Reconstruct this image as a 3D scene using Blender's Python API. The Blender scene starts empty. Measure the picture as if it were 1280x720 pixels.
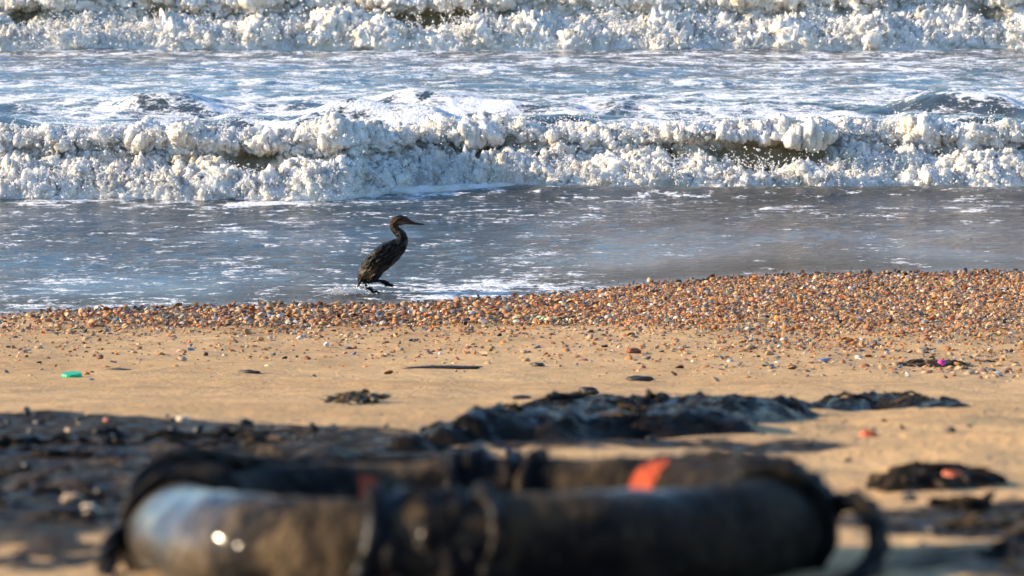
import bpy, bmesh, math, random
import numpy as np
from mathutils import Vector, Matrix, noise as mn

random.seed(7)
RNG = np.random.default_rng(11)
SC = bpy.context.scene
COL = SC.collection
R = math.radians

# ------------------------------------------------------------------ camera
FPX = 1280 * 100.0 / 36.0          # focal length in photograph pixels
CAM_Z = 2.83                       # metres above the level of the sea
PITCH = math.atan(460 / FPX)       # horizon 100 px above the picture
cam_d = bpy.data.cameras.new('camera')
cam_d.lens = 100; cam_d.sensor_width = 36
cam_d.clip_start = 0.1; cam_d.clip_end = 9000
cam_d.dof.use_dof = True
cam_d.dof.focus_distance = 21.6
cam_d.dof.aperture_fstop = 7.0
cam = bpy.data.objects.new('camera', cam_d); COL.objects.link(cam)
cam.location = (0, 0, CAM_Z)
cam.rotation_euler = (math.pi / 2 - PITCH, 0, 0)
SC.camera = cam

# ------------------------------------------------------------------ sky, sun, exposure
SUN_AZ = R(-90)                    # clockwise from +Y (the way the camera looks): low on the left
SUN_EL = R(18)
w = bpy.data.worlds.new('World'); SC.world = w; w.use_nodes = True
nt = w.node_tree; nt.nodes.clear()
sky = nt.nodes.new('ShaderNodeTexSky'); sky.sky_type = 'NISHITA'; sky.sun_disc = False
sky.sun_elevation = SUN_EL; sky.sun_rotation = SUN_AZ
sky.air_density = 1.0; sky.dust_density = 0.15; sky.ozone_density = 4.2
bg = nt.nodes.new('ShaderNodeBackground'); bg.inputs[1].default_value = 0.15
wo = nt.nodes.new('ShaderNodeOutputWorld')
nt.links.new(sky.outputs[0], bg.inputs[0]); nt.links.new(bg.outputs[0], wo.inputs[0])
sd = bpy.data.lights.new('sun', 'SUN'); sd.energy = 5.0; sd.angle = R(0.5); sd.color = (1.0, 0.79, 0.53)
sun = bpy.data.objects.new('sun', sd); COL.objects.link(sun)
to_sun = Vector((math.sin(SUN_AZ) * math.cos(SUN_EL), math.cos(SUN_AZ) * math.cos(SUN_EL), math.sin(SUN_EL)))
sun.rotation_euler = to_sun.to_track_quat('Z', 'Y').to_euler()
sun.location = (-30, 10, 20)
SC.view_settings.view_transform = 'Standard'; SC.view_settings.look = 'None'
SC.view_settings.exposure = 1.05; SC.view_settings.gamma = 1
SC.render.engine = 'CYCLES'
SC.cycles.max_bounces = 6; SC.cycles.diffuse_bounces = 3; SC.cycles.glossy_bounces = 3
SC.cycles.transmission_bounces = 3; SC.cycles.transparent_max_bounces = 8
SC.cycles.use_denoising = True
SC.cycles.caustics_reflective = False; SC.cycles.caustics_refractive = False

# ------------------------------------------------------------------ noise (numpy)
_perm = np.random.default_rng(3).permutation(4096).astype(np.int32)
_grad = np.random.default_rng(4).normal(size=(4096, 3)); _grad = (_grad / np.linalg.norm(_grad, axis=1)[:, None]).astype(np.float32)
_gx, _gy, _gz = (np.ascontiguousarray(_grad[:, k]) for k in range(3))
def perlin(p):
    p = np.asarray(p, float)
    i = np.floor(p).astype(np.int32); f = (p - i).astype(np.float32)
    fx, fy, fz = (np.ascontiguousarray(f[:, k]) for k in range(3))
    u, v, w_ = (t * t * t * (t * (t * 6 - 15) + 10) for t in (fx, fy, fz))
    out = np.zeros(len(p), np.float32)
    for dx in (0, 1):
        hx = _perm[(i[:, 0] + dx) & 4095]; wx = u if dx else 1 - u
        for dy in (0, 1):
            hy = _perm[(hx + i[:, 1] + dy) & 4095]; wy = wx * (v if dy else 1 - v)
            for dz in (0, 1):
                h = _perm[(hy + i[:, 2] + dz) & 4095]
                out += wy * (w_ if dz else 1 - w_) * (_gx[h] * (fx - dx) + _gy[h] * (fy - dy) + _gz[h] * (fz - dz))
    return out.astype(float) * 1.4
def fbm(p, o=4, lac=2.03, gain=.5):
    p = np.asarray(p, float); s = 0; a = 1; t = 0
    for k in range(o):
        s = s + a * perlin(p + k * 17.3); t += a; a *= gain; p = p * lac
    return s / t * 1.5
def billow(p, o=3, gain=.5):
    p = np.asarray(p, float); s = 0; a = 1; t = 0
    for k in range(o):
        s = s + a * np.abs(perlin(p + k * 9.1)); t += a; a *= gain; p = p * 2.07
    return s / t * 2
def P3(x, y, z=0.0): return np.stack([x, y, np.broadcast_to(z, np.shape(x))], -1)
def sst(a, b, x):
    t = np.clip((np.asarray(x, float) - a) / (b - a), 0, 1); return t * t * (3 - 2 * t)
def gauss(x, s): return np.exp(-(x / s) ** 2)

# ------------------------------------------------------------------ terrain and sea level
PROF = np.array([(-60, 3.6), (-20, 3.0), (-4, 2.65), (0, 2.45), (1.5, 2.33), (2.3, 2.25), (2.59, 2.207), (2.86, 2.168), (3.2, 2.12), (3.7, 2.06),
                 (4.5, 1.955), (5.5, 1.83), (6.2, 1.735), (7.5, 1.55), (10, 1.14), (13, .75), (15.7, .445), (18.3, .206), (21, 0),
                 (24, -.16), (30, -.45), (60, -2.2), (120, -6), (400, -15), (6000, -60)], float)
_ys = np.linspace(-60, 130, 19001)
_zs = np.interp(_ys, PROF[:, 0], PROF[:, 1])
_k = np.hanning(141); _k /= _k.sum()
_zs = np.convolve(np.pad(_zs, 70, mode='edge'), _k, 'valid')
SHX = (np.array([0, 100, 300, 470, 600, 720, 800, 900, 1000, 1280]) - 640) * 21.3 / FPX
SHY = np.array([20.41, 20.54, 20.75, 20.84, 21.1, 21.5, 21.97, 22.36, 22.6, 22.87])
def shore(x):
    x = np.asarray(x, float)
    s = np.interp(x, SHX, SHY)
    return s + .10 * perlin(P3(x * 1.7, x * 0 + 3.3)) + .5 * perlin(P3(x * .12, x * 0 + 8.1)) * sst(4, 9, np.abs(x))
def terrain(x, y, detail=True):
    x, y = np.broadcast_arrays(np.asarray(x, float), np.asarray(y, float))
    sh = x.shape; x = x.ravel(); y = y.ravel()
    ye = y - (shore(x) - 21) * sst(13, 20, y)
    z = np.interp(ye, _ys, _zs)
    z = np.where(ye > 130, np.interp(ye, PROF[:, 0], PROF[:, 1]), z)
    if detail:
        nearw = 1 - sst(17, 21, y)
        z = z + .018 * fbm(P3(x * .9, y * .7, 1.0), 3) * nearw
        # oily bank on the left, with a raised edge
        b = np.clip(1 - ((x + 1.05) / .95) ** 2, 0, 1) * gauss(y - 5.75, .55)
        z = z + .018 * b * (1 + .8 * fbm(P3(x * 3, y * 3, 5.), 3))
        # soft sand bank on the right
        b = gauss(x - 1.13, .33) * gauss(y - 5.1, .45)
        z = z + .03 * b
        # trampled hollows and lumps in the foreground
        fg = (1 - sst(6.2, 7.5, y)) * sst(.3, 1.5, y)
        z = z + fg * (.022 * fbm(P3(x * 3.1, y * 2.4, 2.), 4) + .008 * np.abs(fbm(P3(x * 9, y * 9, 4.), 3)))
        z = z + (.006 + .008 * sst(6, 9, y)) * fbm(P3(x * 3.2, y * 2.4, 7.), 4) * nearw
        # ridge of shingle
        z = z + .015 * gauss(ye - 19.9, .6) * (1 - sst(1.0, 2.5, x)) * (1 + .5 * perlin(P3(x * 2, y)))
    return z.reshape(sh)
def pix_ray(px, py):
    v = Vector(((px - 640) / FPX, -(py - 360) / FPX, -1.0))
    v.rotate(cam.rotation_euler)
    return v / v.y
_dd = np.concatenate([np.arange(1.6, 12, .004), np.arange(12, 80, .02)])
def on_ground(px, py):
    v = pix_ray(px, py)
    zr = CAM_Z + v.z * _dd
    g = zr - np.maximum(terrain(v.x * _dd, _dd), 0.0)
    k = int(np.argmax(g <= 0))
    d = _dd[k]
    return Vector((v.x * d, d, float(CAM_Z + v.z * d)))
def at_depth(px, py, d):
    v = pix_ray(px, py); return Vector((v.x * d, d, CAM_Z + v.z * d))

# ------------------------------------------------------------------ scene helpers
def tag(o, label=None, cat=None, group=None, kind=None):
    if label: o['label'] = label
    if cat: o['category'] = cat
    if group: o['group'] = group
    if kind: o['kind'] = kind
    return o
def link(name, me, mat=None, parent=None):
    if mat is not None: me.materials.append(mat)
    o = bpy.data.objects.new(name, me); COL.objects.link(o)
    if parent is not None: o.parent = parent
    return o
def empty(name, loc=(0, 0, 0), rz=0):
    o = bpy.data.objects.new(name, None); COL.objects.link(o); o.location = loc; o.rotation_euler = (0, 0, rz)
    o.empty_display_size = .05
    return o
def mesh_np(name, V, F, smooth=True):
    V = np.ascontiguousarray(V, np.float32); F = np.ascontiguousarray(F, np.int32)
    n, k = F.shape
    me = bpy.data.meshes.new(name)
    me.vertices.add(len(V)); me.vertices.foreach_set('co', V.ravel())
    me.loops.add(n * k); me.loops.foreach_set('vertex_index', F.ravel())
    me.polygons.add(n); me.polygons.foreach_set('loop_start', np.arange(0, n * k, k, dtype=np.int32))
    me.polygons.foreach_set('use_smooth', np.full(n, smooth))
    me.update(calc_edges=True)
    return me
def attr(me, name, vals):
    a = me.attributes.new(name, 'FLOAT', 'POINT'); a.data.foreach_set('value', np.ascontiguousarray(vals, np.float32).ravel())
def attr_col(me, name, vals):
    a = me.attributes.new(name, 'FLOAT_COLOR', 'POINT')
    v = np.ones((len(vals), 4), np.float32); v[:, :3] = vals; a.data.foreach_set('color', v.ravel())
def grid_mesh(name, xs, ys, zf):
    X, Y = np.meshgrid(xs, ys)
    Z = zf(X, Y)
    V = np.stack([X, Y, Z], -1).reshape(-1, 3)
    nx, ny = len(xs), len(ys)
    i = np.arange((ny - 1) * nx).reshape(ny - 1, nx)[:, :-1].ravel()
    F = np.stack([i, i + 1, i + nx + 1, i + nx], -1)
    return mesh_np(name, V, F), V
def axis(*segs):
    out = [segs[0][0]]
    for a, b, st in segs:
        n = max(1, int(round((b - a) / st))); out += list(np.linspace(a, b, n + 1)[1:])
    return np.array(out)
def verts(me):
    v = np.empty(len(me.vertices) * 3, np.float32); me.vertices.foreach_get('co', v); return v.reshape(-1, 3)
def normals(me):
    v = np.empty(len(me.vertices) * 3, np.float32); me.vertices.foreach_get('normal', v); return v.reshape(-1, 3)
def bm_arrays(bm):
    bmesh.ops.triangulate(bm, faces=bm.faces[:]); bm.verts.index_update()
    V = np.array([v.co for v in bm.verts]); F = np.array([[v.index for v in f.verts] for f in bm.faces]); bm.free()
    return V, F
def ico(sub):
    bm = bmesh.new(); bmesh.ops.create_icosphere(bm, subdivisions=sub, radius=1); return bm_arrays(bm)
ICO1, ICO2, ICO3 = ico(1), ico(2), ico(3)
OCTA = (np.array([(1, 0, 0), (-1, 0, 0), (0, 1, 0), (0, -1, 0), (0, 0, 1), (0, 0, -1)], float), np.array([(0, 2, 4), (2, 1, 4), (1, 3, 4), (3, 0, 4), (2, 0, 5), (1, 2, 5), (3, 1, 5), (0, 3, 5)]))
def scatter_mesh(base, M, T):
    """copies of base=(V,F): M (n,3,3) matrices, T (n,3) positions"""
    V, F = base; n = len(T)
    VV = np.einsum('nij,vj->nvi', M, V) + T[:, None, :]
    FF = F[None] + (np.arange(n) * len(V))[:, None, None]
    return VV.reshape(-1, 3), FF.reshape(-1, F.shape[1])
def join(parts):
    Vs, Fs, o = [], [], 0
    for V, F in parts:
        Vs.append(V); Fs.append(F + o); o += len(V)
    return np.concatenate(Vs), np.concatenate(Fs)
def rot_mats(n, tilt=None, rng=RNG):
    a = rng.uniform(0, 2 * math.pi, n); ca, sa = np.cos(a), np.sin(a); z0 = np.zeros(n); o1 = np.ones(n)
    Rz = np.stack([ca, -sa, z0, sa, ca, z0, z0, z0, o1], -1).reshape(n, 3, 3)
    t = rng.normal(0, .5 if tilt is None else tilt, n); ct, s_ = np.cos(t), np.sin(t)
    Rx = np.stack([o1, z0, z0, z0, ct, -s_, z0, s_, ct], -1).reshape(n, 3, 3)
    b = rng.uniform(0, 2 * math.pi, n); cb, sb = np.cos(b), np.sin(b)
    R2 = np.stack([cb, -sb, z0, sb, cb, z0, z0, z0, o1], -1).reshape(n, 3, 3)
    return Rz @ Rx @ R2
def remesh(V, F, voxel, adapt=0.0):
    me = mesh_np('tmp', V, F)
    o = bpy.data.objects.new('tmp', me); COL.objects.link(o)
    m = o.modifiers.new('r', 'REMESH'); m.mode = 'VOXEL'; m.voxel_size = voxel; m.adaptivity = adapt; m.use_smooth_shade = True
    dg = bpy.context.evaluated_depsgraph_get()
    out = bpy.data.meshes.new_from_object(o.evaluated_get(dg))
    bpy.data.objects.remove(o); bpy.data.meshes.remove(me)
    out.polygons.foreach_set('use_smooth', np.ones(len(out.polygons), bool))
    return out
_tubes = {}
def sweep(pts, rad, sides=6, close=True, flat=None):
    """tube along pts with radii; flat: (lateral scale) second radius"""
    pts = np.asarray(pts, float); n = len(pts); rad = np.broadcast_to(np.asarray(rad, float), (n,))
    T = np.gradient(pts, axis=0); T /= np.linalg.norm(T, axis=1)[:, None] + 1e-9
    up = np.array([0, 1.0, 0])
    N1 = np.cross(T, up); bad = np.linalg.norm(N1, axis=1) < .15
    N1[bad] = np.cross(T[bad], np.array([1.0, 0, 0])); N1 /= np.linalg.norm(N1, axis=1)[:, None]
    for k in range(1, n):
        if np.dot(N1[k], N1[k - 1]) < 0: N1[k] *= -1
    N2 = np.cross(T, N1)
    r2 = rad if flat is None else np.broadcast_to(np.asarray(flat, float), (n,))
    a = np.linspace(0, 2 * math.pi, sides, endpoint=False)
    V = pts[:, None, :] + rad[:, None, None] * np.cos(a)[None, :, None] * N1[:, None, :] + r2[:, None, None] * np.sin(a)[None, :, None] * N2[:, None, :]
    V = np.concatenate([V.reshape(-1, 3), pts[:1], pts[-1:]])
    if (n, sides) not in _tubes:
        F = []
        for i in range(n - 1):
            for j in range(sides):
                p, q = i * sides + j, i * sides + (j + 1) % sides
                F += [(p, q, q + sides), (p, q + sides, p + sides)]
        c0, c1 = n * sides, n * sides + 1
        for j in range(sides):
            q = (j + 1) % sides
            F += [(c0, q, j), (c1, (n - 1) * sides + j, (n - 1) * sides + q)]
        _tubes[n, sides] = np.array(F)
    return V, _tubes[n, sides]
def spline(pts, n):
    """Catmull-Rom through rows of pts (any number of columns)"""
    p = np.asarray(pts, float); m = len(p)
    q = np.vstack([2 * p[0] - p[1], p, 2 * p[-1] - p[-2]])
    t = np.linspace(0, m - 1 - 1e-9, n); i = t.astype(int); f = (t - i)[:, None]
    a, b, c, d = q[i], q[i + 1], q[i + 2], q[i + 3]
    return .5 * (2 * b + (c - a) * f + (2 * a - 5 * b + 4 * c - d) * f ** 2 + (3 * b - a - 3 * c + d) * f ** 3)

# ------------------------------------------------------------------ materials
class NB:
    def __init__(s, name):
        s.m = bpy.data.materials.new(name); s.m.use_nodes = True; s.t = s.m.node_tree; s.t.nodes.clear()
        s.out = s.n('ShaderNodeOutputMaterial')
    def n(s, typ, **kw):
        x = s.t.nodes.new(typ)
        for k, v in kw.items():
            if k.startswith('_'): setattr(x, k[1:], v)
        return x
    def set(s, sock, v):
        if hasattr(v, 'is_output') or isinstance(v, bpy.types.NodeSocket): s.t.links.new(v, sock)
        elif isinstance(v, (tuple, list)) and len(v) == 3 and sock.type == 'RGBA': sock.default_value = (*v, 1)
        else: sock.default_value = v
    def pos(s): return s.n('ShaderNodeNewGeometry').outputs['Position']
    def obj(s): return s.n('ShaderNodeTexCoord').outputs['Object']
    def scale(s, v, sc):
        x = s.n('ShaderNodeVectorMath', _operation='MULTIPLY'); s.set(x.inputs[0], v); x.inputs[1].default_value = sc; return x.outputs[0]
    def noise(s, v, sc, det=4, rough=.55, dist=0, out=0):
        x = s.n('ShaderNodeTexNoise'); s.set(x.inputs['Vector'], v)
        x.inputs['Scale'].default_value = sc; x.inputs['Detail'].default_value = det; x.inputs['Roughness'].default_value = rough; x.inputs['Distortion'].default_value = dist
        return x.outputs[out]
    def voro(s, v, sc, feature='F1', out='Distance', smooth=None):
        x = s.n('ShaderNodeTexVoronoi', _feature=feature); s.set(x.inputs['Vector'], v); x.inputs['Scale'].default_value = sc
        return x.outputs[out]
    def attr(s, name, out='Fac'):
        x = s.n('ShaderNodeAttribute'); x.attribute_name = name; return x.outputs[out]
    def math(s, op, a, b=0.0, c=None, clamp=False):
        x = s.n('ShaderNodeMath', _operation=op); x.use_clamp = clamp; s.set(x.inputs[0], a); s.set(x.inputs[1], b)
        if c is not None: s.set(x.inputs[2], c)
        return x.outputs[0]
    def ramp(s, v, a, b, c=0.0, d=1.0):
        x = s.n('ShaderNodeMapRange', _interpolation_type='SMOOTHSTEP'); s.set(x.inputs[0], v)
        for k, q in enumerate((a, b, c, d)): s.set(x.inputs[k + 1], q)
        return x.outputs[0]
    def mix(s, f, a, b):
        x = s.n('ShaderNodeMix', _data_type='RGBA'); s.set(x.inputs[0], f); s.set(x.inputs[6], a); s.set(x.inputs[7], b); return x.outputs[2]
    def mixf(s, f, a, b):
        x = s.n('ShaderNodeMix', _data_type='FLOAT'); s.set(x.inputs[0], f); s.set(x.inputs[2], a); s.set(x.inputs[3], b); return x.outputs[0]
    def mixs(s, f, a, b):
        x = s.n('ShaderNodeMixShader'); s.set(x.inputs[0], f); s.set(x.inputs[1], a); s.set(x.inputs[2], b); return x.outputs[0]
    def bump(s, h, dist=.01, strength=1.0, normal=None):
        x = s.n('ShaderNodeBump'); s.set(x.inputs['Height'], h); x.inputs['Distance'].default_value = dist; x.inputs['Strength'].default_value = strength
        if normal is not None: s.set(x.inputs['Normal'], normal)
        return x.outputs[0]
    def bsdf(s, col, rough=.5, normal=None, **kw):
        x = s.n('ShaderNodeBsdfPrincipled'); s.set(x.inputs['Base Color'], col); s.set(x.inputs['Roughness'], rough)
        if normal is not None: s.set(x.inputs['Normal'], normal)
        for k, v in kw.items(): s.set(x.inputs[k.replace('_', ' ')], v)
        return x.outputs[0]
    def done(s, sh): s.t.links.new(sh, s.out.inputs[0]); return s.m

def m_sand():
    b = NB('sand'); p = b.pos()
    big = b.noise(p, .8, 4); mid = b.noise(p, 6, 5, .6); fine = b.noise(p, 160, 3, .6); grit = b.noise(p, 45, 4, .65)
    c = b.mix(b.ramp(big, .3, .7), (.50, .302, .128), (.59, .378, .175))
    c = b.mix(b.ramp(mid, .45, .75, 0, .5), c, (.37, .225, .10))
    c = b.mix(b.ramp(fine, .55, .8, 0, .5), c, (.22, .14, .08))
    c = b.mix(b.ramp(fine, .2, .42, .4, 0), c, (.7, .55, .38))
    damp = b.noise(b.scale(p, (.8, 2.2, 1)), 1.1, 5, .6, .5)
    c = b.mix(b.ramp(damp, .50, .66, 0, .38), c, (.30, .185, .09))
    wet = b.attr('wet')
    c = b.mix(b.math('MULTIPLY', wet, .72), c, (.11, .075, .048))
    r = b.mixf(wet, .85, .28)
    # crude oil soaked into the sand
    om = b.math('ADD', b.attr('oil'), b.math('MULTIPLY', b.math('SUBTRACT', b.noise(p, 4.5, 6, .68, .6), .5), 1.7))
    om = b.ramp(om, .42, .62)
    oc = b.mix(b.ramp(b.noise(p, 30, 4), .42, .7), (.008, .007, .0065), (.04, .028, .018))
    oc = b.mix(b.ramp(b.noise(p, 55, 4), .55, .72), oc, (.13, .09, .055))
    oc = b.mix(b.ramp(b.noise(p, 10, 5, .65), .52, .66, 0, .75), oc, (.12, .078, .042))
    c = b.mix(om, c, oc)
    r = b.mixf(om, r, b.ramp(b.noise(p, 22, 3),   .35, .65, .38, .85))
    h = b.math('ADD', b.math('MULTIPLY', grit, .6), b.math('MULTIPLY', fine, .25))
    h = b.math('ADD', h, b.math('MULTIPLY', mid, 1.9))
    return b.done(b.bsdf(c, r, b.bump(h, .018, .9), Specular_IOR_Level=b.mixf(om, .25, .05)))

FOAM_COL = (.91, .91, .895)
def m_sea():
    b = NB('sea_water'); p = b.pos()
    f = b.attr('foam'); thin = b.attr('thin')
    # ripples
    pr = b.scale(p, (.62, 1.0, 1.0))
    rip = b.math('ADD', b.math('MULTIPLY', b.noise(pr, 5.5, 4, .6), 1.0), b.math('MULTIPLY', b.noise(pr, 20, 4, .7), 1.0))
    n = b.bump(b.math('MULTIPLY', rip, b.attr('chop')), .058, 1.0)
    body = b.mix(b.ramp(b.noise(p, .9, 3), .35, .65), (.040, .054, .058), (.066, .076, .074))
    body = b.mix(b.math('MULTIPLY', b.attr('silt'), .8), body, (.22, .172, .118))
    water = b.bsdf(body, .09, n, IOR=1.33)
    wet_film = b.n('ShaderNodeBsdfTransparent').outputs[0]
    water = b.mixs(b.math('MULTIPLY', thin, .62), water, wet_film)
    # foam lace
    d = b.n('ShaderNodeVectorMath', _operation='ADD'); b.set(d.inputs[0], p)
    nz = b.n('ShaderNodeTexNoise'); b.set(nz.inputs['Vector'], p); nz.inputs['Scale'].default_value = 2.2; nz.inputs['Detail'].default_value = 4
    b.set(d.inputs[1], b.scale(nz.outputs['Color'], (.55, .55, .55)))
    cells = b.voro(d.outputs[0], 3.1, 'SMOOTH_F1'); cells2 = b.voro(d.outputs[0], 11, 'F1')
    big = b.noise(p, .75, 5, .62, .4); fl = b.noise(b.scale(p, (.8, 1, 1)), 8.5, 5, .66); spk = b.noise(p, 30, 2, .5)
    v = b.math('ADD', b.math('MULTIPLY', b.math('SUBTRACT', big, .5), 1.25), b.math('MULTIPLY', b.math('SUBTRACT', fl, .5), 1.1))
    v = b.math('ADD', v, b.math('MULTIPLY', b.math('SUBTRACT', cells, .42), .75))
    v = b.math('ADD', v, b.math('MULTIPLY', b.math('SUBTRACT', cells2, .45), .4))
    v = b.math('ADD', v, b.math('MULTIPLY', b.math('SUBTRACT', spk, .5), .55))
    fa = b.math('MULTIPLY', b.math('SUBTRACT', b.noise(b.scale(p, (.6, 1, 1)), 7.5, 4, .62), .5), 2.6)
    fb = b.math('MULTIPLY', b.math('SUBTRACT', b.noise(b.scale(p, (.7, 1, 1)), 26, 3, .6), .5), 1.7)
    vf = b.math('ADD', b.math('ADD', fa, fb), b.math('ADD', b.math('MULTIPLY', b.math('SUBTRACT', big, .5), .9), b.math('MULTIPLY', b.math('SUBTRACT', cells, .42), .9)))
    v = b.mixf(b.attr('fine'), v, vf)
    v = b.math('ADD', v, f)
    mask = b.ramp(v, .5, .86)
    fh = b.math('ADD', b.math('MULTIPLY', v, .5), b.math('MULTIPLY', b.noise(p, 26, 4, .65), .5))
    fn = b.bump(fh, .07, .8)
    foam = b.bsdf(FOAM_COL, .7, fn, Subsurface_Weight=.0)
    return b.done(b.mixs(mask, water, foam))

def m_wave():
    b = NB('surf_foam'); p = b.pos()
    w_ = b.attr('water')
    wm = b.math('ADD', w_, b.math('MULTIPLY', b.math('SUBTRACT', b.noise(p, 7, 5, .7), .5), 1.2))
    wm = b.ramp(wm, .38, .95)
    h = b.math('ADD', b.math('MULTIPLY', b.noise(p, 13, 6, .75), 1), b.math('MULTIPLY', b.voro(p, 38), .3))
    fn = b.bump(h, .06, .9)
    c = b.mix(b.ramp(b.noise(p, 2.5, 4), .40, .70), (.91, .88, .815), (.85, .77, .63))
    c = b.mix(b.ramp(b.noise(p, 3.2, 6, .68), .47, .72, 0, .85), c, (.50, .43, .31))
    foam = b.bsdf(c, .6, fn, Subsurface_Weight=.85, Subsurface_Radius=(1.0, .93, .85), Subsurface_Scale=.055)
    wc = b.mix(b.ramp(b.noise(p, 6, 3), .35, .65), (.40, .345, .215), (.50, .44, .30))
    wat = b.bsdf(wc, .12, b.bump(b.noise(p, 9, 4), .06, .8), IOR=1.33)
    t2 = b.n('ShaderNodeBsdfTranslucent'); t2.inputs[0].default_value = (.50, .41, .22, 1)
    wat = b.mixs(.4, wat, t2.outputs[0])
    return b.done(b.mixs(wm, foam, wat))

def m_drop():
    b = NB('spray_drops')
    s = b.bsdf((.93, .935, .93), .3, IOR=1.33)
    tr = b.n('ShaderNodeBsdfTranslucent'); tr.inputs[0].default_value = (.93, .92, .88, 1)
    return b.done(b.mixs(.4, s, tr.outputs[0]))

def m_pebble():
    b = NB('shingle'); p = b.obj()
    c = b.attr('tint', 'Color')
    n = b.noise(p, 60, 4, .6)
    d = b.n('ShaderNodeMix', _data_type='RGBA', _blend_type='MULTIPLY'); d.inputs[0].default_value = .7
    b.set(d.inputs[6], c); b.set(d.inputs[7], b.mix(b.ramp(n, .3, .7), (.55, .5, .45), (1.1, 1.08, 1.05)))
    return b.done(b.bsdf(d.outputs[2], .5, b.bump(n, .006, .6)))
def m_stone(name, col, col2=None, rough=.5):
    b = NB(name); p = b.obj()
    col2 = col2 or tuple(v * .45 for v in col)
    n = b.noise(p, 45, 5, .62); band = b.noise(b.scale(p, (1, 3.2, 1)), 50, 3)
    c = b.mix(b.ramp(n, .35, .7), col, col2); c = b.mix(b.ramp(band, .55, .7, 0, .25), c, tuple(min(.8, v * 1.6 + .03) for v in col))
    return b.done(b.bsdf(c, rough, b.bump(n, .005, .7)))
def m_oil(name, base=(.010, .009, .008), dust=(.05, .036, .024), amount=.5, rough=.18, rel=.03, sc=1.0):
    b = NB(name); p = b.obj()
    n = b.noise(p, 7 * sc, 6, .65, .3); n2 = b.noise(p, 34 * sc, 5, .6); n3 = b.noise(p, 110 * sc, 3, .6)
    m = b.ramp(n, .62 - amount * .3, .78 - amount * .25)
    c = b.mix(m, base, dust); c = b.mix(b.ramp(n3, .62, .75, 0, .5), c, tuple(v * 2.4 for v in dust))
    r = b.mixf(m, rough, .6)
    h = b.math('ADD', n, b.math('MULTIPLY', n2, .45)); h = b.math('ADD', h, b.math('MULTIPLY', n3, .12))
    return b.done(b.bsdf(c, r, b.bump(h, rel, .9), Coat_Weight=.03, Coat_Roughness=.15, Specular_IOR_Level=b.mixf(b.ramp(n, .38, .45), .25, .03)))
def m_plain(name, col, rough=.45, rel=.004, sc=60, dirt=(.05, .04, .03), dirt_amt=.25):
    b = NB(name); p = b.obj(); n = b.noise(p, sc, 5, .6)
    c = b.mix(b.ramp(n, .5, .75, 0, dirt_amt), col, dirt)
    return b.done(b.bsdf(c, rough, b.bump(n, rel, .6)))
def m_bird():
    b = NB('oiled_plumage'); p = b.obj()
    t = b.attr('tint', 'Color')
    st = b.noise(b.attr('flow', 'Vector'), 1.0, 5, .6)
    n = b.noise(p, 80, 4, .6)
    c = b.mix(b.ramp(st, .52, .75, 0, .5), t, (.010, .007, .004))
    c = b.mix(b.ramp(n, .70, .82, 0, .3), c, (.06, .038, .018))
    r = b.mixf(b.ramp(n, .35, .65), .18, .5)
    return b.done(b.bsdf(c, r, b.bump(b.math('ADD', st, b.math('MULTIPLY', n, .35)), .014, 1.0), Specular_IOR_Level=b.ramp(st, .45, .65, .08, .45)))

SAND, SEA, WAVE, DROP, PEB = m_sand(), m_sea(), m_wave(), m_drop(), m_pebble()

# ------------------------------------------------------------------ beach
def build_beach():
    xs = axis((-400, -60, 40), (-60, -8, 2), (-8, -5, .25), (-5, 5, .05), (5, 8, .25), (8, 60, 2), (60, 400, 40))
    ys = axis((-60, -4, 2), (-4, 1.6, .2), (1.6, 7, .035), (7, 14, .07), (14, 23.5, .06), (23.5, 40, .5), (40, 120, 5))
    me, V = grid_mesh('beach', xs, ys, terrain)
    x, y, z = V.T
    attr(me, 'wet', 1 - sst(.0, .075, z + .03 * fbm(P3(x * 1.3, y * 1.3), 3)))
    oil = 1.1 * (1 - sst(.75, 1.25, np.sqrt(((x + 1.05) / 1.0) ** 2 + ((y - 4.6) / 1.45) ** 2)))
    oil = np.maximum(oil, .75 * gauss(x + .62, .35) * gauss(y - 3.7, .8))
    oil = np.maximum(oil, .85 * gauss(x - .1, .6) * gauss(y - 5.2, .26))
    oil = np.maximum(oil, .80 * gauss(x - .60, .26) * gauss(y - 3.45, .35))
    oil = np.maximum(oil, .85 * gauss(x - .55, .28) * gauss(y - 2.85, .35))
    oil = np.maximum(oil, .6 * gauss(x - 0, .5) * gauss(y - 2.7, .7))
    oil = np.maximum(oil, .62 * gauss(x - .78, .45) * gauss(y - 3.3, .6))
    oil = np.maximum(oil, .15 * (1 - sst(6.5, 8, y)))
    attr(me, 'oil', oil)
    o = link('beach', me, SAND); tag(o, 'tan sand sloping down to the water, blackened by oil near the life ring', 'beach', kind='structure')
build_beach()

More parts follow.
